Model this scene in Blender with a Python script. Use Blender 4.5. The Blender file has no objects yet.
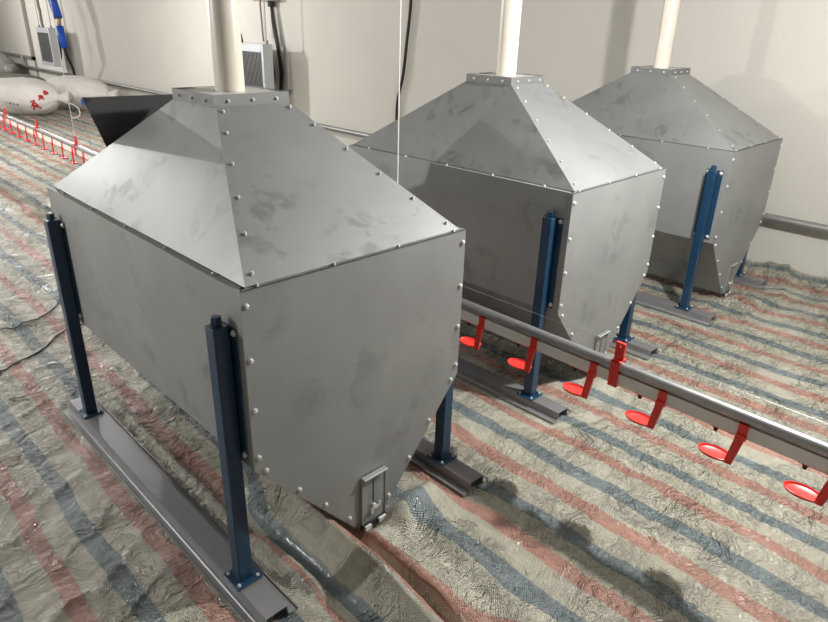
import bpy, bmesh, math, random
import numpy as np
from mathutils import Vector, Matrix
from mathutils import noise as mn

random.seed(7)
PI = math.pi
sc = bpy.context.scene
col = sc.collection

# ------------------------------------------------------------------ materials
def new_mat(name):
    m = bpy.data.materials.new(name); m.use_nodes = True
    nt = m.node_tree
    b = nt.nodes['Principled BSDF']
    return m, nt, b

def nd(nt, kind, **kw):
    n = nt.nodes.new(kind)
    for k, v in kw.items():
        if k in n.inputs: n.inputs[k].default_value = v
        else: setattr(n, k, v)
    return n

def ramp(nt, fac, stops, interp='LINEAR'):
    r = nt.nodes.new('ShaderNodeValToRGB'); r.color_ramp.interpolation = interp
    e = r.color_ramp.elements
    while len(e) > 1: e.remove(e[-1])
    e[0].position = stops[0][0]; e[0].color = (*stops[0][1], 1)
    for p, c in stops[1:]:
        x = e.new(p); x.color = (*c, 1)
    nt.links.new(fac, r.inputs[0])
    return r

def simple(name, rgb, rough=.5, metal=0., noise_scale=None, var=.06, bump=0., bscale=200., coat=0.):
    m, nt, b = new_mat(name)
    b.inputs['Roughness'].default_value = rough
    b.inputs['Metallic'].default_value = metal
    b.inputs['Base Color'].default_value = (*rgb, 1)
    if coat: b.inputs['Coat Weight'].default_value = coat
    tc = nd(nt, 'ShaderNodeTexCoord')
    if noise_scale:
        n = nd(nt, 'ShaderNodeTexNoise', Scale=noise_scale, Detail=5.)
        nt.links.new(tc.outputs['Object'], n.inputs['Vector'])
        lo = tuple(max(0, c*(1-var)) for c in rgb); hi = tuple(min(1, c*(1+var)) for c in rgb)
        r = ramp(nt, n.outputs['Fac'], [(.3, lo), (.7, hi)])
        nt.links.new(r.outputs['Color'], b.inputs['Base Color'])
    if bump:
        n2 = nd(nt, 'ShaderNodeTexNoise', Scale=bscale, Detail=3.)
        nt.links.new(tc.outputs['Object'], n2.inputs['Vector'])
        bp = nd(nt, 'ShaderNodeBump', Strength=bump, Distance=.01)
        nt.links.new(n2.outputs['Fac'], bp.inputs['Height'])
        nt.links.new(bp.outputs['Normal'], b.inputs['Normal'])
    return m

def galvanised(name, rgb, rough=.42, metal=.75, smudge=.7, msc=6.5):
    m, nt, b = new_mat(name)
    tc = nd(nt, 'ShaderNodeTexCoord'); oi = nd(nt, 'ShaderNodeObjectInfo')
    ad = nd(nt, 'ShaderNodeVectorMath', operation='ADD')
    ml = nd(nt, 'ShaderNodeMath', operation='MULTIPLY'); ml.inputs[1].default_value = 37.
    nt.links.new(oi.outputs['Random'], ml.inputs[0])
    nt.links.new(tc.outputs['Object'], ad.inputs[0]); nt.links.new(ml.outputs[0], ad.inputs[1])
    # broad clouding of the zinc
    n1 = nd(nt, 'ShaderNodeTexNoise', Scale=2.3, Detail=4., Roughness=.55)
    nt.links.new(ad.outputs[0], n1.inputs['Vector'])
    r1 = ramp(nt, n1.outputs['Fac'], [(.3, tuple(c*.90 for c in rgb)), (.7, tuple(c*1.08 for c in rgb))])
    # handling marks: patchy smears gathered in places
    n2 = nd(nt, 'ShaderNodeTexNoise', Scale=msc, Detail=4., Roughness=.55, Distortion=.5)
    nt.links.new(ad.outputs[0], n2.inputs['Vector'])
    n3 = nd(nt, 'ShaderNodeTexNoise', Scale=2.9, Detail=2.)
    nt.links.new(ad.outputs[0], n3.inputs['Vector'])
    p1 = ramp(nt, n2.outputs['Fac'], [(.52, (0, 0, 0)), (.64, (1, 1, 1))])
    p2 = ramp(nt, n3.outputs['Fac'], [(.46, (0, 0, 0)), (.60, (1, 1, 1))])
    mu = nd(nt, 'ShaderNodeMath', operation='MULTIPLY')
    nt.links.new(p1.outputs['Color'], mu.inputs[0]); nt.links.new(p2.outputs['Color'], mu.inputs[1])
    ms = nd(nt, 'ShaderNodeMath', operation='MULTIPLY'); ms.inputs[1].default_value = smudge
    nt.links.new(mu.outputs[0], ms.inputs[0])
    mx = nd(nt, 'ShaderNodeMix', data_type='RGBA')
    nt.links.new(ms.outputs[0], mx.inputs['Factor'])
    nt.links.new(r1.outputs['Color'], mx.inputs['A'])
    mx.inputs['B'].default_value = (*(c*.62 for c in rgb), 1)
    nt.links.new(mx.outputs['Result'], b.inputs['Base Color'])
    b.inputs['Metallic'].default_value = metal
    rr = nd(nt, 'ShaderNodeMapRange'); rr.inputs['To Min'].default_value = rough-.07; rr.inputs['To Max'].default_value = rough+.1
    n4 = nd(nt, 'ShaderNodeTexNoise', Scale=5., Detail=6., Roughness=.7)
    nt.links.new(ad.outputs[0], n4.inputs['Vector'])
    nt.links.new(n4.outputs['Fac'], rr.inputs['Value'])
    nt.links.new(rr.outputs['Result'], b.inputs['Roughness'])
    bp = nd(nt, 'ShaderNodeBump', Strength=.12, Distance=.02)
    nt.links.new(n1.outputs['Fac'], bp.inputs['Height'])
    nt.links.new(bp.outputs['Normal'], b.inputs['Normal'])
    return m

M = {}
M['zinc_sheet'] = galvanised('galvanised_sheet', (.335, .345, .338), .50, .45, .55)
M['zinc_roof'] = galvanised('galvanised_roof_sheet', (.345, .355, .355), .43, .55, .75, 11.)
M['zinc_dark'] = galvanised('shaded_galvanised_sheet', (.17, .17, .17), .5, .5, .2)  # darkened zinc: the loose roof panel's shade is put into the colour
M['zinc_collar'] = galvanised('grey_galvanised_collar', (.20, .205, .20), .5, .4, .3)
M['rail'] = galvanised('rolled_steel_rail', (.30, .30, .305), .42, .5, .25)
M['bolt'] = simple('zinc_bolt', (.66, .66, .64), .38, .25)
M['bright'] = simple('bright_zinc_edge', (.72, .72, .70), .4, .2)
M['blue'] = simple('blue_enamel', (.008, .042, .092), .38, .0, 30., .12, coat=.25)
M['pvc'] = simple('cream_pvc', (.72, .67, .57), .33, 0, 6., .04)
M['white_pvc'] = simple('white_pvc', (.84, .81, .74), .4, 0, 9., .04)
M['steel'] = simple('steel_tube', (.40, .40, .40), .34, .75, 18., .08)
M['pipe_grey'] = simple('grey_steel_pipe', (.30, .30, .295), .42, .5, 14., .08)
M['red'] = simple('red_plastic', (.86, .045, .035), .33)
M['black'] = simple('black_rubber', (.012, .012, .012), .6)
M['cord'] = simple('white_cord', (.75, .74, .70), .7)
M['wire'] = simple('thin_steel_wire', (.34, .34, .33), .45, .4)
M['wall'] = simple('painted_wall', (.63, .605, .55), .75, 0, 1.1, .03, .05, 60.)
M['wall_dim'] = simple('dimmed_grey_wall', (.34, .335, .32), .8, 0, 1.1, .05)  # unseen walls, coloured dark so they bounce less light into the room
M['ceiling'] = simple('dimmed_ceiling', (.27, .268, .26), .8)  # unseen ceiling, its colour lowered to weaken bounced light and deepen shadows
M['concrete'] = simple('concrete', (.32, .31, .29), .85, 0, 4., .1)
M['shutter'] = simple('white_shutter', (.66, .63, .57), .6)
M['frame'] = simple('grey_shutter_frame', (.24, .23, .21), .6)
M['sack'] = simple('woven_sack', (.80, .76, .72), .75, 0, 5., .06, .25, 90.)
M['sack_grey'] = simple('grey_woven_sack', (.20, .195, .175), .75, 0, 5., .18, .3, 60.)
M['sack_dark'] = simple('dark_woven_sack', (.085, .08, .065), .75, 0, 5., .2, .3, 60.)
M['red_ink'] = simple('red_print', (.50, .03, .03), .8)
M['blue_ink'] = simple('violet_print', (.22, .20, .34), .8)
M['blue_foam'] = simple('blue_foam', (.012, .085, .52), .55, 0, 30., .15)
M['blue_tag'] = simple('blue_tag', (.05, .22, .55), .5)
M['fin'] = simple('radiator_fin', (.20, .20, .20), .45, .6)
M['tank'] = simple('radiator_tank', (.62, .64, .67), .4, .5)
M['brass'] = simple('brass_valve', (.35, .22, .10), .4, .7)
M['grey_box'] = simple('grey_plastic', (.36, .36, .35), .5)

# striped woven sheeting: stripes run along Y, with a fine weave and crinkles
def sheeting():
    m, nt, b = new_mat('striped_woven_sheeting')
    L = nt.links
    tc = nd(nt, 'ShaderNodeTexCoord')
    sep = nd(nt, 'ShaderNodeSeparateXYZ')
    uv = nd(nt, 'ShaderNodeUVMap')          # x = cloth coordinate across the stripes, y = along them
    L.new(uv.outputs['UV'], sep.inputs[0])
    def math_(op, a, bb=None):
        n = nd(nt, 'ShaderNodeMath', operation=op)
        for i, v in enumerate((a, bb)):
            if v is None: continue
            if isinstance(v, (int, float)): n.inputs[i].default_value = v
            else: L.new(v, n.inputs[i])
        return n.outputs[0]
    u = math_('MULTIPLY', math_('SUBTRACT', sep.outputs[0], .34-.0375), 1/.366)
    fr = math_('FRACT', u)
    beige, red, blu = (.53, .507, .405), (.51, .285, .22), (.212, .258, .264)
    w = .205; e = .012
    st = ramp(nt, fr, [(0, beige), (e, red), (w, red), (w+e, beige), (.545-w/2+.03, beige), (.545-w/2+e+.03, blu), (.545+w/2+.03, blu), (.545+w/2+e+.03, beige), (1., beige)])
    # tonal wear
    n0 = nd(nt, 'ShaderNodeTexNoise', Scale=9., Detail=6., Roughness=.65)
    L.new(tc.outputs['Object'], n0.inputs['Vector'])
    wr = ramp(nt, n0.outputs['Fac'], [(.3, (.94,)*3), (.7, (1.06,)*3)])
    mx = nd(nt, 'ShaderNodeMix', data_type='RGBA', blend_type='MULTIPLY'); mx.inputs['Factor'].default_value = 1.
    L.new(st.outputs['Color'], mx.inputs['A']); L.new(wr.outputs['Color'], mx.inputs['B'])
    # weave: a fine grid of tapes
    wx = math_('SINE', math_('MULTIPLY', sep.outputs[0], 2*PI/.0085))
    wy = math_('SINE', math_('MULTIPLY', sep.outputs[1], 2*PI/.0085))
    weave = math_('MULTIPLY', wx, wy)
    w01 = math_('ADD', math_('MULTIPLY', weave, .16), 1.)
    mx2 = nd(nt, 'ShaderNodeMix', data_type='RGBA', blend_type='MULTIPLY'); mx2.inputs['Factor'].default_value = 1.
    L.new(mx.outputs['Result'], mx2.inputs['A']); L.new(w01, mx2.inputs['B'])
    L.new(mx2.outputs['Result'], b.inputs['Base Color'])
    # crinkles: creased facets at three sizes, and the weave
    nz = nd(nt, 'ShaderNodeTexNoise', Scale=5., Detail=4.)
    L.new(tc.outputs['Object'], nz.inputs['Vector'])
    vm = nd(nt, 'ShaderNodeVectorMath', operation='MULTIPLY_ADD')
    L.new(nz.outputs['Color'], vm.inputs[0]); vm.inputs[1].default_value = (.30, .30, .1); L.new(tc.outputs['Object'], vm.inputs[2])
    last = None
    def layer(h, stg, dist):
        nonlocal last
        bp = nd(nt, 'ShaderNodeBump', Strength=stg, Distance=dist); L.new(h, bp.inputs['Height'])
        if last is not None: L.new(last, bp.inputs['Normal'])
        last = bp.outputs['Normal']
    def mapped(scale, rot):
        mp = nd(nt, 'ShaderNodeMapping'); mp.inputs['Scale'].default_value = scale; mp.inputs['Rotation'].default_value = (0, 0, rot)
        L.new(vm.outputs[0], mp.inputs['Vector']); return mp.outputs[0]
    # creased folds between smooth facets
    for scl, stretch, rot, stg, dist in ((3.2, (.6, 1.3, 1), .3, .8, .030), (8., (.7, 1.2, 1), -.4, .7, .012)):
        rg = nd(nt, 'ShaderNodeTexNoise', noise_type='RIDGED_MULTIFRACTAL'); rg.inputs['Scale'].default_value = scl; rg.inputs['Detail'].default_value = 2.; rg.inputs['Roughness'].default_value = .45; rg.inputs['Distortion'].default_value = .3
        L.new(mapped(stretch, rot), rg.inputs['Vector'])
        layer(rg.outputs['Fac'], stg, dist)
    # long pulled wrinkles, in two directions that take turns
    for rot, sd in ((.25, 0.), (-.55, 3.)):
        ns = nd(nt, 'ShaderNodeTexNoise', Scale=5., Detail=3., Roughness=.55); L.new(mapped((1.6, 9., 1), rot), ns.inputs['Vector'])
        mk = nd(nt, 'ShaderNodeTexNoise', Scale=2.2, Detail=1.); L.new(mapped((1, 1, 1), sd), mk.inputs['Vector'])
        rk = ramp(nt, mk.outputs['Fac'], [(.44, (0, 0, 0)), (.58, (1, 1, 1))])
        layer(math_('MULTIPLY', ns.outputs['Fac'], rk.outputs['Color']), .95, .070)
    b3 = nd(nt, 'ShaderNodeBump', Strength=.8, Distance=.0028); L.new(weave, b3.inputs['Height']); L.new(last, b3.inputs['Normal'])
    L.new(b3.outputs['Normal'], b.inputs['Normal'])
    nr = nd(nt, 'ShaderNodeTexNoise', Scale=22., Detail=3.); L.new(vm.outputs[0], nr.inputs['Vector'])
    mr = nd(nt, 'ShaderNodeMapRange'); mr.inputs['From Min'].default_value = .35; mr.inputs['From Max'].default_value = .65; mr.inputs['To Min'].default_value = .16; mr.inputs['To Max'].default_value = .40
    L.new(nr.outputs['Fac'], mr.inputs['Value']); L.new(mr.outputs['Result'], b.inputs['Roughness'])
    b.inputs['Specular IOR Level'].default_value = .6
    b.inputs['Coat Weight'].default_value = .35; b.inputs['Coat Roughness'].default_value = .2
    L.new(last, b.inputs['Coat Normal'])
    return m
M['sheeting'] = sheeting()

# ------------------------------------------------------------------ mesh helpers
def obj(name, bm, mat, parent=None, smooth=False, bevel=0., seg=2):
    bmesh.ops.recalc_face_normals(bm, faces=bm.faces)
    me = bpy.data.meshes.new(name)
    bm.to_mesh(me); bm.free()
    me.materials.append(mat)
    if smooth:
        for p in me.polygons: p.use_smooth = True
    o = bpy.data.objects.new(name, me); col.objects.link(o)
    if parent: o.parent = parent
    if bevel:
        md = o.modifiers.new('bevel', 'BEVEL'); md.width = bevel; md.segments = seg; md.limit_method = 'ANGLE'
    return o

def auto_smooth(o, ang=40):
    me = o.data
    for p in me.polygons: p.use_smooth = True
    bm = bmesh.new(); bm.from_mesh(me)
    for e in bm.edges:
        if len(e.link_faces) == 2 and e.calc_face_angle() > math.radians(ang): e.smooth = False
    bm.to_mesh(me); bm.free()
    return o

def BM(): return bmesh.new()

def box(bm, x0, x1, y0, y1, z0, z1):
    vs = [bm.verts.new((x, y, z)) for x in (x0, x1) for y in (y0, y1) for z in (z0, z1)]
    for f in ((0, 1, 3, 2), (4, 6, 7, 5), (0, 4, 5, 1), (2, 3, 7, 6), (0, 2, 6, 4), (1, 5, 7, 3)):
        bm.faces.new([vs[i] for i in f])
    return vs

def plate(bm, pts, t, n=None):
    """a sheet: polygon pts, thickness t inward (against the normal n)"""
    P = [Vector(p) for p in pts]
    if n is None: n = (P[1]-P[0]).cross(P[2]-P[0]).normalized()
    n = Vector(n).normalized()
    a = [bm.verts.new(p) for p in P]; b = [bm.verts.new(p-n*t) for p in P]
    bm.faces.new(a); bm.faces.new(list(reversed(b)))
    k = len(P)
    for i in range(k): bm.faces.new((a[i], b[i], b[(i+1) % k], a[(i+1) % k]))

def frame_of(d):
    d = Vector(d).normalized()
    a = Vector((0, 0, 1)) if abs(d.z) < .9 else Vector((1, 0, 0))
    s = d.cross(a).normalized(); t = s.cross(d).normalized()
    return s, t

def tube(bm, pts, r, seg=12, cap=True):
    P = [Vector(p) for p in pts]; rings = []
    rad = r if isinstance(r, (list, tuple)) else [r]*len(P)
    s = None
    for i, p in enumerate(P):
        d = (P[min(i+1, len(P)-1)]-P[max(i-1, 0)]).normalized()
        if s is None: s, t = frame_of(d)
        else:
            s = (s-d*s.dot(d)).normalized(); t = s.cross(d).normalized()
        rings.append([bm.verts.new(p+(s*math.cos(2*PI*k/seg)+t*math.sin(2*PI*k/seg))*rad[i]) for k in range(seg)])
    for a, b in zip(rings, rings[1:]):
        for k in range(seg): bm.faces.new((a[k], a[(k+1) % seg], b[(k+1) % seg], b[k]))
    if cap:
        bm.faces.new(list(reversed(rings[0]))); bm.faces.new(rings[-1])

def lathe(bm, prof, seg=20, c=(0, 0, 0), axis='z'):
    rings = []
    for r, h in prof:
        ring = []
        for k in range(seg):
            a = 2*PI*k/seg; v = (r*math.cos(a), r*math.sin(a), h)
            if axis == 'x': v = (v[2], v[0], v[1])
            if axis == 'y': v = (v[0], v[2], v[1])
            ring.append(bm.verts.new(Vector(c)+Vector(v)))
        rings.append(ring)
    for a, b in zip(rings, rings[1:]):
        for k in range(seg): bm.faces.new((a[k], a[(k+1) % seg], b[(k+1) % seg], b[k]))
    bm.faces.new(rings[0]); bm.faces.new(rings[-1])

def bez(p, n=24):
    """smooth polyline through points (Catmull-Rom)"""
    P = [Vector(q) for q in p]; P = [P[0]*2-P[1]]+P+[P[-1]*2-P[-2]]
    out = []
    for i in range(1, len(P)-2):
        a, b, c, d = P[i-1:i+3]
        for k in range(n):
            t = k/n
            out.append(.5*((2*b)+(c-a)*t+(2*a-5*b+4*c-d)*t*t+(-a+3*b-3*c+d)*t**3))
    out.append(P[-2]); return out

def thing(name, label, cat, loc=(0, 0, 0), rotz=0, group=None):
    o = bpy.data.objects.new(name, None); col.objects.link(o)
    o.location = loc; o.rotation_euler = (0, 0, rotz); o.empty_display_size = .1
    o['label'] = label; o['category'] = cat
    if group: o['group'] = group
    return o
def tag(o, label, cat, group=None):
    o['label'] = label; o['category'] = cat
    if group: o['group'] = group
    return o
def struct(o): o['kind'] = 'structure'; return o

def inst(src, parent, loc, rot=None):
    c = src.copy(); col.objects.link(c); c.parent = parent; c.location = loc
    if rot is not None: c.rotation_euler = rot
    return c
def copy_tree(o, parent=None):
    c = o.copy(); col.objects.link(c); c.parent = parent
    for ch in list(o.children): copy_tree(ch, c)
    return c

# ------------------------------------------------------------------ room
WX = 6.10                     # the long wall
CZ = 2.95
bm = BM(); box(bm, -5.0, WX+.2, -4.0, 32.0, -.25, -.05); struct(obj('floor', bm, M['concrete']))
bm = BM(); box(bm, WX, WX+.2, -4.0, 32.0, -.05, CZ); struct(obj('wall_right', bm, M['wall']))
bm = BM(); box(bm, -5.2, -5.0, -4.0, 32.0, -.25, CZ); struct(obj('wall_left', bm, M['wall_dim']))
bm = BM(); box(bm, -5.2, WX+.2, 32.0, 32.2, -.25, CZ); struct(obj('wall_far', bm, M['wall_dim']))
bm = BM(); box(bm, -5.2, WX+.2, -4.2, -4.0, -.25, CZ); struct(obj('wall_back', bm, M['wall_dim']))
bm = BM(); box(bm, -5.2, WX+.2, -4.2, 32.2, CZ, CZ+.15); struct(obj('ceiling', bm, M['ceiling']))

# shuttered opening at the far end of the long wall
bm = BM()
for k in range(18):
    z = .79+k*.1
    box(bm, WX-.035, WX, 21.75, 29.5, z, z+.094)
    box(bm, WX-.03, WX, 21.75, 29.5, z+.094, z+.1)
w = struct(obj('window_1', bm, M['shutter']))
bm = BM()
box(bm, WX-.06, WX, 21.57, 21.75, .70, 2.75); box(bm, WX-.06, WX, 21.57, 29.7, .70, .79); box(bm, WX-.06, WX, 29.5, 29.7, .70, 2.75); box(bm, WX-.06, WX, 21.57, 29.7, 2.59, 2.75)
obj('window_frame', bm, M['frame'], w)
# cover strip over a wall joint below the shutter
bm = BM(); box(bm, WX-.012, WX, 21.55, 21.72, 0, .70); struct(obj('trim_1', bm, M['frame']))

# ------------------------------------------------------------------ the sheeting on the floor
def vnoise(x, y, seed):
    xi = np.floor(x).astype(np.int64); yi = np.floor(y).astype(np.int64)
    fx = x-xi; fy = y-yi
    fx = fx*fx*fx*(fx*(fx*6-15)+10); fy = fy*fy*fy*(fy*(fy*6-15)+10)
    def h(a, b):
        n = (a*374761393+b*668265263+seed*974711) & 0x7fffffff
        n = ((n ^ (n >> 13))*1274126177) & 0x7fffffff
        return ((n ^ (n >> 16)) & 0xffff)/65535.*2-1
    return (h(xi, yi)*(1-fx)+h(xi+1, yi)*fx)*(1-fy)+(h(xi, yi+1)*(1-fx)+h(xi+1, yi+1)*fx)*fy

HOP = [(1.3714, 2.4412, math.radians(.14)), (3.2176, 2.5160, math.radians(.89)), (5.1173, 2.4971, math.radians(.94))]
H, L2 = .5, .841
RAILX, RAILY0, RAILY1 = .5325, -.968, .930

def graded(segs):
    out = []
    for a, b, s in segs: out += list(np.arange(a, b, s))
    return np.array(out+[segs[-1][1]])
gx = graded([(-3.0, 0., .05), (0., 3.0, .0125), (3.0, 6.09, .022)])
gy = graded([(-1.5, .3, .05), (.3, 3.6, .0125), (3.6, 7, .03), (7, 14, .07), (14, 31.5, .2)])
X, Y = np.meshgrid(gx, gy)
def seg_dist(X, Y, p, q):
    p = np.array(p); q = np.array(q); d = q-p; Ls = np.hypot(*d); d = d/Ls
    t = np.clip((X-p[0])*d[0]+(Y-p[1])*d[1], 0, Ls)
    s = -(X-p[0])*d[1]+(Y-p[1])*d[0]
    return np.hypot(X-p[0]-t*d[0], Y-p[1]-t*d[1]), t/Ls, s
Z = .008*vnoise(X*1.6, Y*1.6, 1)+.004*vnoise(X*4.5+Y*1.5, Y*4-X*1.2, 2)
wx_ = X+.16*vnoise(X*2.2, Y*2.2, 8)+.05*vnoise(X*7, Y*7, 12); wy_ = Y+.16*vnoise(X*2.2, Y*2.2, 9)+.05*vnoise(X*7, Y*7, 13)
def ridge(x, y, seed, pw): return (1-np.abs(vnoise(x, y, seed)))**pw
m1 = .35+.65*np.clip(.5+1.2*vnoise(X*.8, Y*.8, 14), 0, 1)
Z += m1*(.012*ridge(wx_*1.5-.5*wy_, wy_*5.2, 3, 7)+.008*ridge(wx_*2.4+wy_*1.2, wy_*7.5-wx_*1.5, 4, 6)+.005*ridge((wx_+wy_)*6., (wx_-wy_)*8., 5, 5)+.004*ridge(wx_*14, wy_*16, 6, 4))
rng = np.random.default_rng(5)
for k in range(420):          # sharp short creases
    px, py = rng.uniform(-.6, 6.0), rng.uniform(.2, 5.0)
    a = rng.normal(.5, .55) if rng.random() < .65 else rng.uniform(0, PI)
    ln = rng.uniform(.12, .5); wd = rng.uniform(.006, .016); am = rng.uniform(.003, .009)
    q = (px+math.cos(a)*ln, py+math.sin(a)*ln)
    m = (X > min(px, q[0])-.15) & (X < max(px, q[0])+.15) & (Y > min(py, q[1])-.15) & (Y < max(py, q[1])+.15)
    if not m.any(): continue
    d, t, s = seg_dist(X[m], Y[m], (px, py), q)
    Z[m] += am*np.exp(-d/wd)*np.sin(PI*np.clip(t, .02, .98))
# the crosswise folds in front of the second hopper, and left of the first
for p, q, am, wd in (((3.3, .62), (2.05, .535), .010, .011), ((1.15, 6.4), (1.75, 6.6), .03, .05), ((1.62, 8.05), (1.95, 7.5), .07, .05),
                     ((-.3, 2.3), (.66, 2.75), .016, .03), ((-.05, 1.75), (.68, 2.2), .022, .035), ((-.2, 3.1), (.66, 3.3), .012, .026), ((.25, 1.45), (.68, 1.72), .016, .022), ((.3, 2.2), (.68, 2.5), .012, .014), ((.2, 2.62), (.5, 2.80), .010, .02), ((.45, 1.82), (.68, 1.98), .012, .014),
                     ((.1, 4.2), (.75, 4.0), .022, .03), ((.3, 4.9), (1.0, 4.6), .025, .04)):
    d, t, s = seg_dist(X+.05*vnoise(X*4, Y*4, 41)+.02*vnoise(X*11, Y*11, 43), Y+.05*vnoise(X*4, Y*4, 42)+.02*vnoise(X*11, Y*11, 44), p, q); Z += am*np.exp(-(d/wd)**1.3)*np.clip(1.1-.75*np.abs(2*t-1.1)**1.5, .2, 1)
# bunched cloth along the foot of the wall
wl = np.clip((X-5.72)/.35, 0, 1)
Z += wl*wl*(3-2*wl)*(.055+.035*vnoise(X*2, Y*3.1, 21)+.02*vnoise(X*5, Y*8, 22))
far = np.clip((X-4.0)/1.2, 0, 1)*np.clip((2.4-Y)/.8, 0, 1)
Z += far*.030*(1-np.abs(vnoise(X*1.6+Y*2.2, Y*3.5-X*1.1, 23)))**3
Z = np.maximum(Z, -.012)
# flat where the rails stand and under the hoppers
def smooth(a): a = np.clip(a, 0, 1); return a*a*(3-2*a)
for hx, hy, ha in HOP:
    for s in (-1, 1):
        cx = hx+s*RAILX
        dx = np.abs(X-cx)-.095; dy = np.maximum(hy+RAILY0-Y, Y-(hy+RAILY1))
        d = np.maximum(dx, dy)
        k = smooth(d/.07)
        Z = Z*k-.004*(1-k)
# folds pulled up against the outlet of the nearest hopper
bump = np.zeros_like(Z)
def fold(p, q, am, wl_, wr_, e0=.15, e1=.25):
    d, t, s = seg_dist(X, Y, p, q)
    p = np.array(p); q = np.array(q); dd = (q-p); Ls = np.hypot(*dd); tt = ((X-p[0])*dd[0]+(Y-p[1])*dd[1])/Ls**2
    env = smooth((tt+e0)/(2*e0))*smooth((1+e1-tt)/(2*e1))
    wdt = np.where(s > 0, wl_, wr_)
    return am*np.exp(-(np.abs(s)/wdt)**2)*env
bump += fold((1.165, 2.1), (1.185, .95), .185, .052, .060, .1, .35)     # s>0 lies on the +X side when the line runs to -Y
bump += fold((1.315, 1.56), (1.30, .98), .085, .11, .022, .08, .35)
bump += .135*np.exp(-(((X-1.55)/.10)**2+((Y-1.525)/.085)**2))+.085*np.exp(-(((X-1.675)/.075)**2+((Y-1.545)/.09)**2))
bump += fold((.965, 3.3), (.965, 1.55), .032, .04, .025, .03, .03)
bump += .05*np.exp(-(((X-1.46)/.05)**2+((Y-1.50)/.06)**2))
bump += fold((1.60, 1.45), (1.45, .75), .035, .05, .05, .1, .3)
bump += fold((1.005, 1.85), (1.02, 1.45), .05, .03, .03, .15, .2)
mk = np.ones_like(Z)
for s in (-1, 1):
    cx = HOP[0][0]+s*RAILX
    mk *= smooth((np.maximum(np.abs(X-cx)-.093, np.maximum(HOP[0][1]+RAILY0-Y, Y-(HOP[0][1]+RAILY1))))/.05)
# keep the cloth under the sheet-metal trough
under = (np.abs(Y-HOP[0][1]) < L2+.004)
trough = np.where(np.abs(X-HOP[0][0]) < .0785, .05, .05+(np.abs(X-HOP[0][0])-.0785)*1.18)-.015
Z = Z+bump*mk
Z = np.where(under & (np.abs(X-HOP[0][0]) < .5), np.minimum(Z, trough), Z)
for hx, hy, ha in HOP[1:]:
    tr = np.where(np.abs(X-hx) < .0785, .04, .04+(np.abs(X-hx)-.0785)*1.18)
    b2 = .05*np.exp(-(((X-hx)/.12)**2+((Y-(hy-L2-.1))/.10)**2))
    Z = Z+b2
    Z = np.where((np.abs(Y-hy) < L2+.03) & (np.abs(X-hx) < .5), np.minimum(Z, tr), Z)
# the cloth coordinate: stripes wander a little with the folds
dZx = np.gradient(Z, gx, axis=1)
U = X+.030*vnoise(X*.9, Y*.8, 31)+.014*vnoise(X*2.5, Y*2.5, 32)+.008*vnoise(X*7, Y*7, 33)-.05*dZx*.4+.30*(Z-Z.mean())*.5
# bunched cloth by the outlet runs through its stripes faster
U = U+np.interp(X, [.90, 1.0, 1.07, 1.16, 1.28, 1.62], [0, .06, .21, .23, .16, 0])*smooth((Y-.75)/.35)*smooth((2.3-Y)/.4)
V = Y+.01*vnoise(X*3, Y*3, 34)
ny, nx = X.shape
verts = np.stack([X, Y, Z], -1).reshape(-1, 3)
idx = np.arange(nx*ny).reshape(ny, nx)
faces = np.stack([idx[:-1, :-1], idx[:-1, 1:], idx[1:, 1:], idx[1:, :-1]], -1).reshape(-1, 4)
me = bpy.data.meshes.new('ground_sheet')
me.vertices.add(len(verts)); me.vertices.foreach_set('co', verts.ravel())
me.loops.add(faces.size); me.loops.foreach_set('vertex_index', faces.ravel().astype(np.int32))
me.polygons.add(len(faces)); me.polygons.foreach_set('loop_start', np.arange(0, faces.size, 4, dtype=np.int32))
me.polygons.foreach_set('use_smooth', np.ones(len(faces), dtype=bool))
me.update(calc_edges=True)
uvl = me.uv_layers.new(name='UVMap')
uvs = np.stack([U.ravel()[faces.ravel()], V.ravel()[faces.ravel()]], -1)
uvl.data.foreach_set('uv', uvs.ravel().astype(np.float32))
me.materials.append(M['sheeting'])
gs = bpy.data.objects.new('ground_sheet', me); col.objects.link(gs)
tag(gs, 'crinkled plastic sheeting with red, blue and beige stripes covering the whole floor', 'sheeting')

# ------------------------------------------------------------------ hopper
HT, HL, HB, WB = 1.205, .561, .062, .0785
CW, CZ0, CZ1 = .158, 1.634, 1.678
RI, RJ = .026, .012            # how far the roof sits in from the box edge

bolt_src = {}
def bolt(kind='panel'):
    """a hex-headed screw with washer, axis +Z"""
    if kind not in bolt_src:
        bm = BM()
        k = {'panel': .82, 'small': .55, 'leg': .95}[kind]
        lathe(bm, [(.0125*k, 0), (.0125*k, .002), (.0095*k, .0022), (.0095*k, .007), (.006*k, .009)], 10)
        me = bpy.data.meshes.new('bolt'); bmesh.ops.recalc_face_normals(bm, faces=bm.faces); bm.to_mesh(me); bm.free()
        me.materials.append(M['bolt']); bolt_src[kind] = me
    return bolt_src[kind]
def put_bolt(parent, p, n, kind='panel'):
    o = bpy.data.objects.new('bolt', bolt(kind)); col.objects.link(o); o.parent = parent
    o.location = p
    o.rotation_euler = Vector(n).to_track_quat('Z', 'Y').to_euler()
    return o

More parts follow.
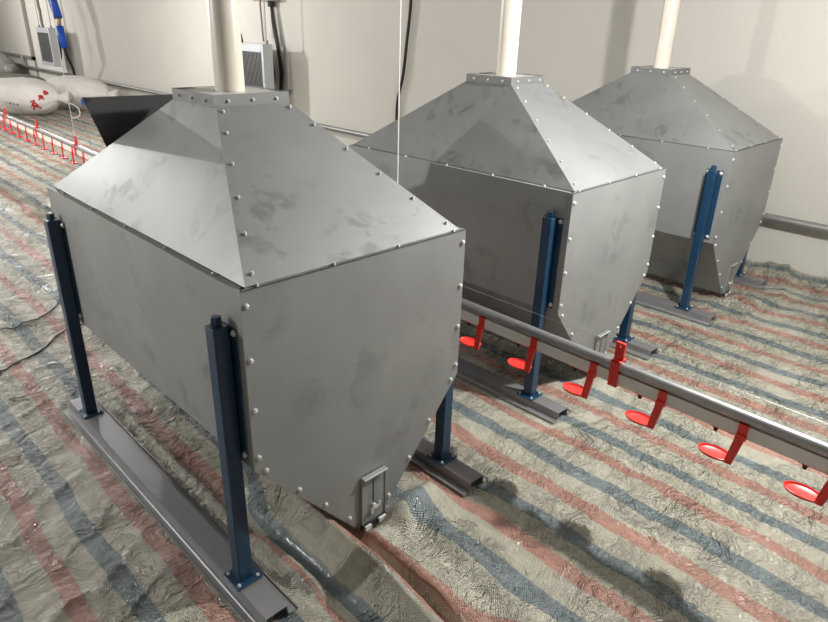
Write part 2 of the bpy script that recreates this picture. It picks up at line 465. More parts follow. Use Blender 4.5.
def rail_bm():
    bm = BM()
    pr = [(-.088, .0), (-.088, .010), (-.084, .010), (-.084, .004), (-.062, .004), (-.058, .008), (-.0475, .008), (-.0435, .050), (.0435, .050), (.0475, .008), (.058, .008), (.062, .004), (.084, .004), (.084, .010), (.088, .010), (.088, .0),
          (.058, 0), (.055, .004), (.0440, .004), (.0400, .046), (-.0400, .046), (-.0440, .004), (-.055, .004), (-.058, 0)]
    a = [bm.verts.new((x, RAILY0, z)) for x, z in pr]; b = [bm.verts.new((x, RAILY1, z)) for x, z in pr]
    k = len(pr)
    for i in range(k): bm.faces.new((a[i], a[(i+1) % k], b[(i+1) % k], b[i]))
    bm.faces.new(a); bm.faces.new(list(reversed(b)))
    return bm

def leg(root, sx, sy):
    """one square post with its back plate, foot plate and adjusting bolt; sx, sy pick the corner"""
    x = sx*(H+.0345); y = sy*(L2-.094)
    bm = BM(); box(bm, -.0275, .0275, -.0275, .0275, .0575, 1.075)
    o = obj('leg', bm, M['blue'], root, bevel=.005); o.location = (x, y, 0)
    bm = BM()
    box(bm, -sx*.0335-.0025*1, -sx*.0335+.0025, -.058, .058, .585, 1.072)
    obj('back_plate', bm, M['blue'], o, bevel=.003)
    bm = BM(); box(bm, -.054, .054, -.054, .054, .0505, .0575)
    obj('foot_plate', bm, M['blue'], o, bevel=.012, seg=3)
    bm = BM(); lathe(bm, [(.013, 1.075), (.013, 1.081), (.020, 1.081), (.020, 1.086), (.018, 1.0862), (.018, 1.103), (.014, 1.107)], 6)
    obj('adjusting_bolt', bm, M['blue'], o)
    for dz in (.605, 1.055):
        for dy in (-.045, .045): put_bolt(o, (-sx*.031, dy, dz), (sx, 0, 0), 'leg')
    for dx, dy in ((-.038, -.038), (.038, .038), (.038, -.038), (-.038, .038)): put_bolt(o, (dx, dy, .0575), (0, 0, 1), 'small')
    return o

def make_hopper(label, loc, rz, open_back=False):
    r = thing('feed_hopper', label, 'hopper', (*loc, 0), rz, 'steel feed hoppers in a row')
    # end panels: six-sided, folded sheets
    for s in (-1, 1):
        y = s*L2
        pts = [(-H, y, HT), (-H, y, HL), (-WB, y, HB), (WB, y, HB), (H, y, HL), (H, y, HT)]
        bm = BM(); plate(bm, pts, .005, (0, s, 0))
        # turned-in top lip
        plate(bm, [(-H, y, HT), (H, y, HT), (H-.02, y-s*.03, HT), (-H+.02, y-s*.03, HT)], .004, (0, 0, 1))
        obj('end_panel', bm, M['zinc_sheet'], r)
    # side panels: one sheet, bent at the waist down to the trough
    for s in (-1, 1):
        bm = BM()
        ya, yb = -L2+.0055, L2-.0055
        x = s*(H-.0005)
        prof = [(x, HT-.0005), (x, HL), (s*WB, HB+.0005), (s*(WB-.006), HB+.004), (s*(H-.0045), HL+.003), (s*(H-.0045), HT-.0005)]
        a = [bm.verts.new((px, ya, pz)) for px, pz in prof]; b = [bm.verts.new((px, yb, pz)) for px, pz in prof]
        for i in range(6): bm.faces.new((a[i], a[(i+1) % 6], b[(i+1) % 6], b[i]))
        bm.faces.new(a); bm.faces.new(b[::-1])
        # turned-in top lip
        plate(bm, [(s*H, ya, HT), (s*(H-.05), ya+.02, HT), (s*(H-.05), yb-.02, HT), (s*H, yb, HT)], .004, (0, 0, 1))
        obj('side_panel', bm, M['zinc_sheet'], r)
    bm = BM(); box(bm, -WB+.008, WB-.008, -L2+.006, L2-.006, HB+.001, HB+.005); obj('trough_bottom', bm, M['zinc_sheet'], r)
    # roof
    bx, by = H-RI, L2-RJ
    tz = CZ0+.006; bz = HT+.004
    quads = {'front': [(-bx, -by, bz), (bx, -by, bz), (CW, -CW, tz), (-CW, -CW, tz)],
             'back': [(bx, by, bz), (-bx, by, bz), (-CW, CW, tz), (CW, CW, tz)],
             'left': [(-bx, by, bz), (-bx, -by, bz), (-CW, -CW, tz), (-CW, CW, tz)],
             'right': [(bx, -by, bz), (bx, by, bz), (CW, CW, tz), (CW, -CW, tz)]}
    for kname, q in quads.items():
        if kname == 'back' and open_back: continue
        v = [Vector(p) for p in q]; n = (v[1]-v[0]).cross(v[3]-v[0]).normalized()
        bm = BM(); plate(bm, q, .004, n)
        if kname in ('front', 'back'):       # its flanges lap over the hips
            up = n*.002
            for (i, j) in ((0, 3),):
                e = v[j]-v[i]; inw = (v[1]-v[0]).normalized()*(1 if i == 0 else -1)
                plate(bm, [v[i]+up, v[i]+inw*.026+up, v[j]+inw*.022+up, v[j]+up] if i == 0 else [v[i]+inw*.026+up, v[i]+up, v[j]+up, v[j]+inw*.022+up], .003, n)
        o = obj('roof_panel', bm, M['zinc_roof'], r)
        # screws up the hips of the end slopes
        if kname in ('front', 'back'):
            for (i, j) in ((0, 3), (1, 2)):
                inw = (v[1]-v[0]).normalized()*(1 if i == 0 else -1)
                for f in (.05, .24, .43, .62, .81, .95): put_bolt(r, v[i].lerp(v[j], f)+inw*.028+n*.004, n, 'small')
        # screws along the foot of the slope
        a, b = v[0], v[1]; cnt = {'front': 4, 'back': 4, 'left': 5, 'right': 5}[kname]
        for i in range(cnt):
            f = (i+.5)/cnt if kname in ('left', 'right') else .04+.92*i/(cnt-1)
            p = a.lerp(b, f); out = Vector((n.x, n.y, 0)).normalized()
            put_bolt(r, (p.x+out.x*.012, p.y+out.y*.004, HT+.0005), (0, 0, 1), 'small')
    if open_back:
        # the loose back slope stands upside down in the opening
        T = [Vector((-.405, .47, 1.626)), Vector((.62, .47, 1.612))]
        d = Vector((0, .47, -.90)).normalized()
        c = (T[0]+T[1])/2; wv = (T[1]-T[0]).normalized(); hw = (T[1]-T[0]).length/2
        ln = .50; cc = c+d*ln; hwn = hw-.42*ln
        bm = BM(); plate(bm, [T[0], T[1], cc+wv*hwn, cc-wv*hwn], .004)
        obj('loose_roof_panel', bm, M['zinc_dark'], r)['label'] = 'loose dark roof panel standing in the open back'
    # collar
    bm = BM()
    c = CW+.006
    ring = [(-c, -c), (c, -c), (c, c), (-c, c)]; inn = [(-c+.006, -c+.006), (c-.006, -c+.006), (c-.006, c-.006), (-c+.006, c-.006)]
    vo0 = [bm.verts.new((x, y, CZ0)) for x, y in ring]; vo1 = [bm.verts.new((x, y, CZ1)) for x, y in ring]
    vi0 = [bm.verts.new((x, y, CZ0)) for x, y in inn]; vi1 = [bm.verts.new((x, y, CZ1)) for x, y in inn]
    for i in range(4):
        j = (i+1) % 4
        bm.faces.new((vo0[i], vo0[j], vo1[j], vo1[i])); bm.faces.new((vi0[i], vi1[i], vi1[j], vi0[j]))
        bm.faces.new((vo1[i], vo1[j], vi1[j], vi1[i])); bm.faces.new((vo0[i], vi0[i], vi0[j], vo0[j]))
    obj('collar', bm, M['zinc_collar'], r)
    bm = BM(); N = 32; rr = .066; s_ = c-.0065
    cir = [(rr*math.cos(2*PI*(k+.5)/N), rr*math.sin(2*PI*(k+.5)/N)) for k in range(N)]
    def sqp(a):
        x, y = math.cos(a), math.sin(a); k = s_/max(abs(x), abs(y)); return (x*k, y*k)
    sq = [sqp(2*PI*(k+.5)/N) for k in range(N)]
    A = [bm.verts.new((x, y, 1.6735)) for x, y in cir]; B = [bm.verts.new((x, y, 1.6735)) for x, y in sq]
    A2 = [bm.verts.new((x, y, 1.6695)) for x, y in cir]; B2 = [bm.verts.new((x, y, 1.6695)) for x, y in sq]
    for k in range(N):
        j = (k+1) % N
        bm.faces.new((A[k], A[j], B[j], B[k])); bm.faces.new((A2[k], B2[k], B2[j], A2[j]))
        bm.faces.new((A[k], A2[k], A2[j], A[j])); bm.faces.new((B[k], B[j], B2[j], B2[k]))
    obj('collar_lid', bm, M['bright'], r)
    for f in (-.105, 0, .105):
        for n in ((-1, 0), (0, -1), (1, 0), (0, 1)):
            put_bolt(r, (n[0]*c+(-n[1])*f, n[1]*c+n[0]*f, CZ0+.021), (n[0], n[1], 0), 'small')
    # screws round the end panels
    for s in (-1, 1):
        y = s*(L2+.0005)
        for z in (1.155, .972, .791, .610):
            for q in (-1, 1): put_bolt(r, (q*(H-.017), y, z), (0, s, 0))
        for q in (-1, 1):
            for f in (.06, .36, .63, .90):
                p = Vector((q*H, y, HL)).lerp(Vector((q*WB, y, HB)), f)
                put_bolt(r, p+Vector((-q*.016, 0, .014)), (0, s, 0))
    # slide gate over the outlet, near end
    y = -L2
    bm = BM()
    box(bm, -.047, .075, y-.010, y-.0055, .062, .290)
    box(bm, -.047, .075, y-.026, y-.0055, .290, .2945)
    box(bm, -.049, -.045, y-.014, y-.0005, .062, .290); box(bm, .073, .077, y-.014, y-.0005, .062, .290)
    g = obj('slide_gate', bm, M['zinc_sheet'], r)
    bm = BM(); box(bm, .008, .0145, y-.0105, y-.0095, .125, .262); obj('slot', bm, M['black'], g)['label'] = 'dark slot'
    bm = BM(); box(bm, -.047, .075, y-.0285, y-.0262, .2895, .295); obj('bright_edge', bm, M['bright'], g)
    bm = BM()
    lathe(bm, [(.010, 0), (.010, .012), (.006, .013), (.006, .022)], 10, (.011, y-.0105, .135), 'y')
    for v in bm.verts: v.co.y = 2*(y-.0105)-v.co.y
    box(bm, -.010, .032, y-.030, y-.027, .129, .141); box(bm, .026, .036, y-.030, y-.027, .129, .156); box(bm, -.014, -.004, y-.030, y-.027, .114, .141)
    obj('wing_screw', bm, M['bolt'], g)
    bm = BM(); box(bm, -.050, .078, y-.020, y-.001, .035, .061); ol = obj('outlet_lip', bm, M['black'], r)
    bm = BM(); box(bm, -.043, -.012, y-.030, y-.0202, .038, .058); obj('guide_block', bm, M['bright'], ol)
    bm = BM(); box(bm, .030, .068, y-.030, y-.0202, .042, .062); obj('guide_block', bm, M['bright'], ol)
    # posts and rails
    for sx in (-1, 1):
        for sy in (-1, 1): leg(r, sx, sy)
        o = obj('base_rail', rail_bm(), M['rail'], r); o.location = (sx*(H+.0345), 0, 0)
    return r

make_hopper('nearest and largest-looking steel feed hopper, its back roof panel standing loose', HOP[0][:2], HOP[0][2], True)
make_hopper('middle steel feed hopper of the row, behind the red-cupped drinker line', HOP[1][:2], HOP[1][2])
make_hopper('steel feed hopper farthest to the right, standing closest to the wall', HOP[2][:2], HOP[2][2])

# drop pipes
def drop_pipe(hx, hy, label):
    bm = BM(); N = 40
    prof = [(.0575, 1.60), (.0575, CZ-.01), (.052, CZ-.01), (.052, 1.60)]
    rings = [[bm.verts.new((r*math.cos(2*PI*k/N), r*math.sin(2*PI*k/N), z)) for k in range(N)] for r, z in prof]
    for i in range(4):
        a, b = rings[i], rings[(i+1) % 4]
        for k in range(N): bm.faces.new((a[k], a[(k+1) % N], b[(k+1) % N], b[k]))
    o = obj('feed_pipe', bm, M['pvc']); auto_smooth(o)
    o.location = (hx, hy, 0)
    tag(o, label, 'pipe', 'cream feed drop pipes')
drop_pipe(*HOP[0][:2], 'cream plastic feed pipe rising from the nearest hopper')
drop_pipe(*HOP[1][:2], 'cream plastic feed pipe rising from the middle hopper')
drop_pipe(*HOP[2][:2], 'cream plastic feed pipe rising from the hopper closest to the wall')

# ------------------------------------------------------------------ drinker line
DX = 2.25
dl = thing('drinker_line', 'poultry drinker line of steel tube and white pipe with red cups', 'drinker', (DX, 0, 0))
def dz(y):
    return float(np.interp(y, [-1.2, 2., 4.5, 6.8, 8.1, 9.9, 13, 18, 24], [0., 0., .002, .013, .032, .055, .07, .07, .07]))
ys = list(np.arange(-1.2, 24.01, .4))
bm = BM(); tube(bm, [(0, y, .681+dz(y)) for y in ys], .023, 18); o = obj('support_tube', bm, M['steel'], dl); auto_smooth(o)
bm = BM()
prev = None
for y in ys:
    z = dz(y)
    cur = [bm.verts.new((x, y, zz+z)) for x, zz in ((-.018, .606), (.018, .606), (.018, .6565), (-.018, .6565))]
    if prev:
        for i in range(4): bm.faces.new((prev[i], prev[(i+1) % 4], cur[(i+1) % 4], cur[i]))
    else: bm.faces.new(cur)
    prev = cur
bm.faces.new(prev[::-1]); obj('water_pipe', bm, M['white_pvc'], dl)
bm = BM(); tube(bm, [(0, y, .772+dz(y)) for y in ys], .0010, 5); obj('guard_wire', bm, M['wire'], dl)

# a cup: saddle on the square pipe, arm, shallow oval dish (origin at the pipe axis height, under the nipple)
def cup_bm():
    bm = BM()
    # saddle wrapped over the square pipe at the arm
    ya, yb = -.112, -.078
    box(bm, -.0225, -.0182, ya, yb, .598, .6612); box(bm, .0182, .0225, ya, yb, .598, .6612); box(bm, -.0225, .0225, ya, yb, .6568, .6612)
    # strip under the pipe to the nipple
    box(bm, -.014, .014, -.112, .022, .601, .6055)
    box(bm, -.0225, .0225, ya, yb, .598, .6028)
    # arm
    pts = [(-.0265, -.095, .620), (-.028, -.093, .596), (-.020, -.076, .500), (-.018, -.072, .481)]
    w = [.017, .016, .0145, .014]
    prev = None
    for (x, y, z), ww in zip(pts, w):
        cur = [bm.verts.new(p) for p in ((x-.004, y-ww, z), (x+.005, y-ww, z), (x+.005, y+ww, z), (x-.004, y+ww, z))]
        if prev:
            for i in range(4): bm.faces.new((prev[i], prev[(i+1) % 4], cur[(i+1) % 4], cur[i]))
        else: bm.faces.new(cur)
        prev = cur
    bm.faces.new(prev[::-1])
    # dish
    N = 24; cx, cy = -.002, -.018; a, b = .042, .064; zo = -.027
    prof = [(.15, .5105), (.72, .5085), (.93, .514), (1.0, .5235), (.955, .5240), (.86, .5165), (.6, .5132), (.15, .5130)]
    rings = [[bm.verts.new((cx+k*a*math.cos(2*PI*i/N), cy+k*b*math.sin(2*PI*i/N), z+zo)) for i in range(N)] for k, z in prof]
    for p, q in zip(rings, rings[1:]):
        for i in range(N): bm.faces.new((p[i], p[(i+1) % N], q[(i+1) % N], q[i]))
    bm.faces.new(rings[0][::-1]); bm.faces.new(rings[-1])
    return bm
cup0 = obj('drinking_cup', cup_bm(), M['red'], dl); auto_smooth(cup0, 35)
bm = BM(); lathe(bm, [(.010, .6008), (.010, .592), (.0075, .590), (.0075, .580), (.003, .578)], 12, (0, 0, 0))
nip0 = obj('nipple', bm, M['black'], cup0)
cy0 = [.600-.3055*k for k in (2, 1)]+[.600+.3055*k for k in range(0, 62)]
first = True
for y in cy0:
    if y > 22: break
    if first: c = cup0; first = False
    else:
        c = cup0.copy(); col.objects.link(c); c.parent = dl
        n = nip0.copy(); col.objects.link(n); n.parent = c
    c.location = (0, y+.045, dz(y))
# hangers: red clips round both pipes with an eye for the guard wire
def hanger_bm():
    bm = BM()
    box(bm, -.0265, -.0235, -.020, .020, .598, .712); box(bm, .0235, .0265, -.020, .020, .598, .712)
    box(bm, -.0265, .0265, -.020, .020, .595, .600); box(bm, -.0265, .0265, -.020, .020, .7055, .712)
    box(bm, -.0275, .0275, -.022, .022, .652, .662)
    # upright with the eye
    box(bm, -.007, .007, -.020, -.004, .712, .787); box(bm, -.007, .007, .004, .020, .712, .787); box(bm, -.007, .007, -.004, .004, .778, .787)
    box(bm, -.007, .007, -.004, .004, .712, .766); box(bm, -.0105, .0105, -.015, .015, .712, .735)
    return bm
h0 = obj('hanger', hanger_bm(), M['red'], dl, bevel=.002)
for k in range(-1, 18):
    y = 1.066+1.222*k
    if k == -1: c = h0
    else: c = h0.copy(); col.objects.link(c); c.parent = dl
    if k == 1: y = 2.40
    c.location = (0, y, dz(y))

# cords that hold the line up
def cord(y, label):
    z0 = .787+dz(y)
    bm = BM(); tube(bm, [(DX, y, z0), (DX, y, CZ-.002)], .0034, 6); 
    tube(bm, [(DX-.01, y+.012, z0+.045), (DX+.006, y+.02, z0+.02), (DX, y, z0+.01)], .006, 6)
    tag(obj('suspension_cord', bm, M['cord']), label, 'cord', 'white cords holding the drinker line')
cord(2.40, 'white cord hanging straight down between the nearest and middle hoppers')
o = cord(7.176, 'white cord hanging down past the red-printed sack to the drinker line')
# the loose loop tied into that cord
bm = BM(); z0 = 1.02
tube(bm, bez([(DX, 7.176, 1.12), (DX+.03, 7.15, 1.11), (DX+.06, 7.11, 1.07), (DX+.06, 7.11, 1.01), (DX+.02, 7.15, .98), (DX, 7.17, .99)], 6), .0055, 6)
tag(obj('cord_loop', bm, M['cord']), 'small white loop of cord beside the tied end of the printed sack', 'cord')

# ------------------------------------------------------------------ along the wall
PX = 5.985
bm = BM(); tube(bm, [(PX, -3.5, .50), (PX, 31.5, .50)], .034, 20)
o = obj('heating_pipe', bm, M['pipe_grey']); auto_smooth(o)
tag(o, 'grey steel pipe running low along the whole length of the pale wall', 'pipe')
for yk in (-.6, 4.6, 10.2, 16., 22.4, 27.5):
    bm = BM(); box(bm, PX+.02, WX-.001, yk-.02, yk+.02, .49, .51); box(bm, PX-.04, PX+.04, yk-.012, yk+.012, .462, .47); box(bm, PX+.03, PX+.042, yk-.012, yk+.012, .462, .51)
    obj('bracket', bm, M['zinc_dark'], o)
# drop leg from the shutter frame to the pipe
bm = BM(); tube(bm, [(PX+.01, 22.45, .53), (PX+.01, 22.45, .79)], .05, 10); obj('branch', bm, M['frame'], o)
# black cable down the wall
bm = BM(); tube(bm, bez([(6.05, 6.25, CZ-.003), (6.05, 6.27, 2.20), (6.05, 6.325, 1.75), (6.05, 6.385, 1.33), (6.05, 6.475, 1.02), (6.06, 6.50, .72), (6.06, 6.48, .10)], 10), .020, 10)
tag(obj('wall_cable', bm, M['black'], smooth=True), 'thick black cable curving down the wall left of the middle hopper', 'cable')

def heater(label, loc, vis_valve):
    """a fan radiator hung from the ceiling; local +X points at the wall, Y along the wall"""
    r = thing('radiator_heater', label, 'heater', loc, 0, 'fan radiators hung along the wall')
    W2 = .47; z0, z1 = .72, 1.60
    bm = BM()
    box(bm, -.07, .10, -W2, -W2+.05, z0, z1); box(bm, -.07, .10, W2-.05, W2, z0, z1); box(bm, -.07, .10, -W2+.05, W2-.05, z0, z0+.05); box(bm, -.07, .10, -W2+.05, W2-.05, z1-.02, z1)
    obj('frame', bm, M['tank'], r, bevel=.006)
    bm = BM(); box(bm, -.075, .06, -W2+.05, W2-.05, z1-.12, z1-.02); obj('header_tank', bm, M['tank'], r, bevel=.008)
    bm = BM(); box(bm, -.075, .06, -W2+.05, W2-.05, z0+.05, z0+.09); obj('header_tank', bm, M['tank'], r, bevel=.008)
    bm = BM()
    n = 22
    for k in range(n):
        y = -W2+.055+k*(2*W2-.11)/n
        prev = None
        for j in range(13):
            z = z0+.09+j*(z1-.21-z0)/12; dy = .006*(j % 2)
            cur = [bm.verts.new(p) for p in ((-.060, y+dy, z), (-.060, y+dy+.018, z), (.02, y+dy+.018, z), (.02, y+dy, z))]
            if prev:
                for i in range(4): bm.faces.new((prev[i], prev[(i+1) % 4], cur[(i+1) % 4], cur[i]))
            else: bm.faces.new(cur)
            prev = cur
        bm.faces.new(prev[::-1])
    obj('fin_core', bm, M['fin'], r)
    bm = BM()
    lathe(bm, [(.30, .10), (.35, .10), (.36, .20), (.345, .20), (.335, .14), (.30, .14)], 28, (0, 0, 1.16), 'x'); obj('fan_ring', bm, M['black'], r)
    bm = BM(); lathe(bm, [(.09, .10), (.09, .19), (.06, .20)], 16, (0, 0, 1.16), 'x')
    for k in range(5):
        a = 2*PI*k/5; c, s = math.cos(a), math.sin(a)
        plate(bm, [(.14, .08*c, 1.16+.08*s), (.20, .08*c-.08*s, 1.16+.08*s+.08*c), (.20, .30*c-.10*s, 1.16+.30*s+.10*c), (.14, .30*c, 1.16+.30*s)], .006)
    obj('fan', bm, M['black'], r)
    for y in (-W2+.03, W2-.03):
        bm = BM(); tube(bm, [(.02, y, z1), (.02, y, CZ)], .008, 6); obj('hanging_rod', bm, M['wire'], r)
        bm = BM(); box(bm, .0, .04, y-.02, y+.02, z1, z1+.05); obj('lug', bm, M['wire'], r)
    if vis_valve:
        V = .26
        bm = BM(); tube(bm, bez([(-.03, V-.10, z1-.02), (-.03, V-.07, z1+.10), (-.05, V-.02, z1+.2), (-.05, V-.03, z1+.28)], 8), .022, 10)
        obj('inlet_hose', bm, M['black'], r, smooth=True)
        bm = BM(); tube(bm, [(-.05, V-.03, z1+.27), (-.05, V-.03, z1+.46)], .03, 10); box(bm, -.09, -.05, V-.05, V-.01, z1+.38, z1+.42)
        v = obj('valve', bm, M['brass'], r)
        bm = BM(); box(bm, -.115, -.098, V+.03, V+.055, z1+.20, z1+.38); box(bm, -.115, -.05, V-.03, V+.055, z1+.38, z1+.40); obj('valve_handle', bm, M['red'], v)
        bm = BM(); tube(bm, [(-.05, V-.03, z1+.46), (-.05, V-.03, CZ)], .025, 10); obj('inlet_pipe', bm, M['steel'], r)
    return r
heater('grey fan radiator on the wall half hidden behind the pipe of the nearest hopper', (5.66, 9.38, 0), True)
h = heater('grey fan radiator hung on the wall at far left beside blue foam sleeves', (5.66, 18.86, 0), False)
bm = BM(); tube(bm, bez([(0, .1, 1.60), (.0, .13, 1.75), (0, .11, 2.0), (0, .15, 2.1), (0, .16, 2.94)], 8), .035, 8); obj('inlet_hose', bm, M['frame'], h, smooth=True)

# junction box with a bundle of cables
r = thing('junction_box', 'grey junction box with black cables hanging beside the half hidden radiator', 'junction box', (6.02, 9.30, 0))
bm = BM(); box(bm, -.14, .08, -.16, .28, 2.185, 2.42); obj('case', bm, M['grey_box'], r, bevel=.01)
bm = BM(); tube(bm, [(0, -.02, 2.185), (0, -.02, 2.11)], .055, 14); obj('gland', bm, M['black'], r)
for k, (dx, dy, rad) in enumerate(((.0, .0, .022), (.015, -.03, .018), (-.015, -.05, .014))):
    bm = BM(); tube(bm, bez([(dx, -.02+dy*.3, 2.12), (dx, -.05+dy, 1.85), (dx, -.14+dy, 1.5), (dx+.02, -.15+dy*1.6, 1.2), (dx+.02, -.12+dy*1.3, .93), (dx+.02, -.10+dy, .60)], 8), rad, 8)
    obj('cable', bm, M['black'] if k != 1 else M['frame'], r, smooth=True)
bm = BM(); tube(bm, [(-.15, .10, CZ), (-.15, .02, 1.62)], .014, 8); obj('conduit', bm, M['frame'], r)

# foam-lagged pipe by the far radiator
r = thing('lagged_pipe', 'bent pipe in two blue foam sleeves beside the far left radiator', 'pipe', (5.55, 17.4, 0))
bm = BM(); tube(bm, [(0, .22, CZ), (0, .18, 2.25), (0, -.02, 1.84)], .095, 12); obj('foam_sleeve', bm, M['blue_foam'], r, smooth=True)
bm = BM(); tube(bm, [(0, -.01, 1.66), (0, -.05, 1.42), (0, -.10, 1.19)], .082, 12); obj('foam_sleeve', bm, M['blue_foam'], r, smooth=True)
bm = BM(); tube(bm, [(0, -.02, 1.84), (0, -.04, 1.80), (0, -.01, 1.70), (0, -.01, 1.66)], .045, 10); obj('elbow', bm, M['brass'], r, smooth=True)
bm = BM(); tube(bm, bez([(0, -.10, 1.2), (.05, -.02, 1.0), (.15, .10, .8), (.2, .15, .56)], 6), .03, 8); obj('hose', bm, M['black'], r, smooth=True)

# ------------------------------------------------------------------ sacks
def sack_fn(a, b, h, neck, seed, flat=.5):
    """surface point of a filled sack lying along local X; u in 0..1 from the closed end to the tied neck"""
    def f(u, th, lift=0.):
        x = -a+2*a*u
        if u < .87:
            t = u/.87
            k = max(0., 1-abs(2*t-1)**2.6)**.5 if t < .5 else max(0., 1-(2*t-1)**2.6)**.5
            k = max(k, .02 if t < .5 else neck)
        else:
            t = (u-.87)/.13; k = neck+(.34-neck)*t**.8
        w = 1+.05*math.sin(11*th+seed)*max(0, (u-.5))*2.4+.03*mn.noise((x*3+seed, math.cos(th)*2, math.sin(th)*2))
        w *= 1+.035*mn.noise((x*8+seed, math.cos(th)*4, math.sin(th)*4))
        y = (b*k*w+lift)*math.cos(th)*1.0; z = (h/2*k*w+lift)*math.sin(th)
        zc = h/2*(.93)
        z = z+zc
        if z < 0: z = z*.04
        return Vector((x, y, z))
    return f
def make_sack(name, label, loc, rz, dims, mat, seed, group, neck=.13, tilt=0.):
    f = sack_fn(*dims, neck, seed)
    r = thing(name, label, 'sack', loc, rz, group)
    bm = BM(); NU, NT = 48, 36; rings = []
    for i in range(NU+1):
        rings.append([bm.verts.new(f(i/NU, 2*PI*k/NT)) for k in range(NT)])
    for p, q in zip(rings, rings[1:]):
        for k in range(NT): bm.faces.new((p[k], p[(k+1) % NT], q[(k+1) % NT], q[k]))
    bm.faces.new(rings[0][::-1]); bm.faces.new(rings[-1])
    obj('bag', bm, mat, r, smooth=True)
    bm = BM(); N = 18
    tube(bm, [f(.868, 2*PI*k/N, .012) for k in range(N+1)], .014, 6, False); obj('tie', bm, M['cord'], r)
    return r, f
G = 'sacks piled at the far left'
# printed sack: its tied end points to the right in the photo (towards -Y, +X)
s1, f1 = make_sack('feed_sack', 'pale sack printed with red characters, lying on the sheeting at left', (4.12, 15.55, .0), math.radians(-50), (.88, .46, .74), M['sack'], 1.3, G)
def stroke(bm, pts, r):
    P = []
    for (u, v) in pts: P.append((u, v))
    Q = []
    for (a, b) in zip(P, P[1:]):
        for k in range(6): Q.append((a[0]+(b[0]-a[0])*k/6, a[1]+(b[1]-a[1])*k/6))
    Q.append(P[-1])
    tube(bm, [f1(u, th, .004) for u, th in Q], r, 6)
# red brush-like characters around the tied shoulder (th measured round the bag, camera side is 3pi/2 .. pi)
def glyph(bm, u0, th0, su, st, strokes, r):
    for s in strokes: stroke(bm, [(u0+x*su, th0-y*st) for x, y in s], r)
gl = [  # coarse strokes of the three large characters
    [[(-.5, .7), (.2, .9)], [(-.3, .2), (.1, .6), (.4, .2)], [(-.6, -.1), (.5, 0)], [(-.1, .5), (-.2, -.3), (-.6, -.9)], [(.0, -.2), (.6, -.8)]],
    [[(-.5, .5), (.5, .6)], [(0, .9), (0, -.2)], [(-.4, .1), (.4, .1)], [(-.1, -.2), (-.5, -.8)], [(.1, -.2), (.5, -.7)]],
    [[(-.4, .6), (.4, .6)], [(-.5, .1), (.5, .1)], [(0, .9), (0, -.9)], [(-.3, -.4), (.4, -.5)]]]
bm = BM()
th_c = PI+.55        # faces the camera
glyph(bm, .705, PI+.38, .070, .33, gl[0], .016)
glyph(bm, .775, PI-.12, .045, .21, gl[1], .015)
glyph(bm, .805, PI-.55, .040, .21, gl[2], .015)
obj('red_print', bm, M['red_ink'], s1)['label'] = 'red printed characters'
bm = BM()
for k, st in enumerate(([[(0, .8), (0, -.8)]], [[(-.5, .8), (-.5, -.8), (.5, -.8), (.5, .8), (-.5, .8)]], [[(-.5, .8), (.5, .8), (-.5, 0), (.5, 0), (.5, -.8), (-.5, -.8)]], [[(-.5, .8), (-.5, -.8), (.5, -.8), (.5, .8), (-.5, .8)]])):
    glyph(bm, .40+.042*k, PI+.20+.03*k, .012, .05, st, .006)
obj('small_print', bm, M['blue_ink'], s1)['label'] = 'small violet printed digits'
# second pale sack behind it
s2, f2 = make_sack('feed_sack', 'plain pale sack with a blue tag lying below the pipe, behind the printed sack', (5.25, 15.85, .0), math.radians(-60), (.95, .45, .72), M['sack'], 4.1, G)
bm = BM(); p = f2(.70, PI+.35, .006); box(bm, p.x-.07, p.x+.07, p.y-.02, p.y+.02, p.z-.08, p.z+.08); obj('tag', bm, M['blue_tag'], s2)
# grey and dark ones at the back
make_sack('feed_sack', 'grey slack sack at the left edge behind the printed sack', (4.55, 18.6, .0), math.radians(-55), (.85, .42, .50), M['sack_grey'], 7.7, G)
make_sack('feed_sack', 'flat dark olive sack lying under the wall pipe at the far left', (5.30, 20.6, .0), math.radians(-60), (1.15, .40, .44), M['sack_dark'], 9.2, G)
make_sack('feed_sack', 'grey sack standing tallest at the left edge below the white shutter', (5.25, 22.6, .0), math.radians(-75), (.95, .50, .95), M['sack_grey'], 12.4, G)

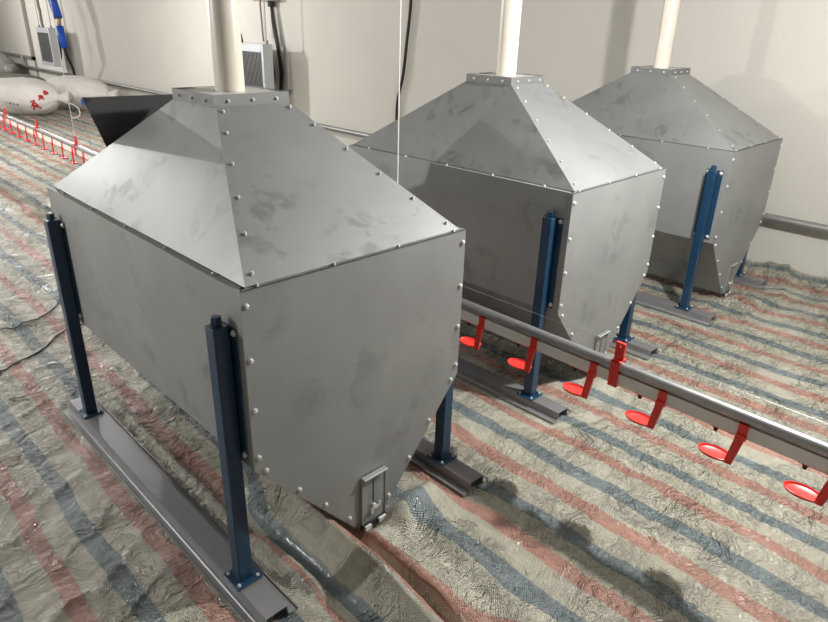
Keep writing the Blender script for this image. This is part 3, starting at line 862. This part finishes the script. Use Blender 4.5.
# thin cables lying on the sheeting left of the nearest hopper
def lying(pts, rad, label):
    P = []
    for p in bez([(x, y, 0) for x, y in pts], 10):
        i = np.clip(np.searchsorted(gy, p.y), 1, len(gy)-1); j = np.clip(np.searchsorted(gx, p.x), 1, len(gx)-1)
        z = max(Z[i, j], Z[i-1, j], Z[i, j-1], Z[i-1, j-1])
        P.append((p.x, p.y, float(z)+rad))
    bm = BM(); tube(bm, P, rad, 6)
    tag(obj('floor_cable', bm, M['black'], smooth=True), label, 'cable', 'thin black cables on the sheeting')
lying([(.35, 4.75), (.774, 4.631), (.922, 4.626), (1.093, 4.716), (1.238, 4.923), (1.45, 5.3)], .0042, 'thin black cable on the sheeting at the left edge, the farther of two')
lying([(.55, 3.98), (.881, 4.176), (1.009, 4.307), (1.097, 4.37), (1.193, 4.39), (1.45, 4.45)], .0042, 'thin black cable on the sheeting at left, nearest the blue post')

# ------------------------------------------------------------------ lamps
def lamp(x, y, z, w, rad=.06, c=(1., .985, .96)):
    l = bpy.data.lights.new('ceiling_lamp', 'POINT'); l.energy = w; l.shadow_soft_size = rad; l.color = c
    o = bpy.data.objects.new('ceiling_lamp', l); o.location = (x, y, z); col.objects.link(o)
for x, y, w_ in ((3.2, .65, 135), (3.2, 10.9, 125), (3.2, 20.6, 130),      # the row over the hoppers
                 (.2, 8.6, 95), (.2, 18.0, 75),                            # the middle row
                 (-2.6, 5.2, 165), (-2.6, 15.0, 90)):   # the row by the near wall
    lamp(x, y, 2.38, w_, .055)

w = bpy.data.worlds.new('world'); sc.world = w; w.use_nodes = True
w.node_tree.nodes['Background'].inputs[0].default_value = (.5, .48, .45, 1)
w.node_tree.nodes['Background'].inputs[1].default_value = .3

# ------------------------------------------------------------------ camera
cd = bpy.data.cameras.new('camera'); cam = bpy.data.objects.new('camera', cd); col.objects.link(cam)
cd.sensor_fit = 'HORIZONTAL'; cd.sensor_width = 36.; cd.lens = 648.72/828*36.; cd.clip_start = .02
pi_, ro, he = math.radians(23.89), math.radians(1.7033), math.radians(44.954)
fw = Vector((math.sin(he)*math.cos(pi_), math.cos(he)*math.cos(pi_), -math.sin(pi_)))
rt = Vector((math.cos(he), -math.sin(he), 0)); up = rt.cross(fw)
r2 = rt*math.cos(ro)+up*math.sin(ro); u2 = -rt*math.sin(ro)+up*math.cos(ro)
mw = Matrix((r2, u2, -fw)).transposed().to_4x4(); mw.translation = Vector((0, 0, 1.9367))
cam.matrix_world = mw
sc.camera = cam
sc.view_settings.view_transform = 'Standard'; sc.view_settings.look = 'None'
sc.view_settings.gamma = 1.; sc.view_settings.use_curve_mapping = False
sc.view_settings.exposure = 1.2
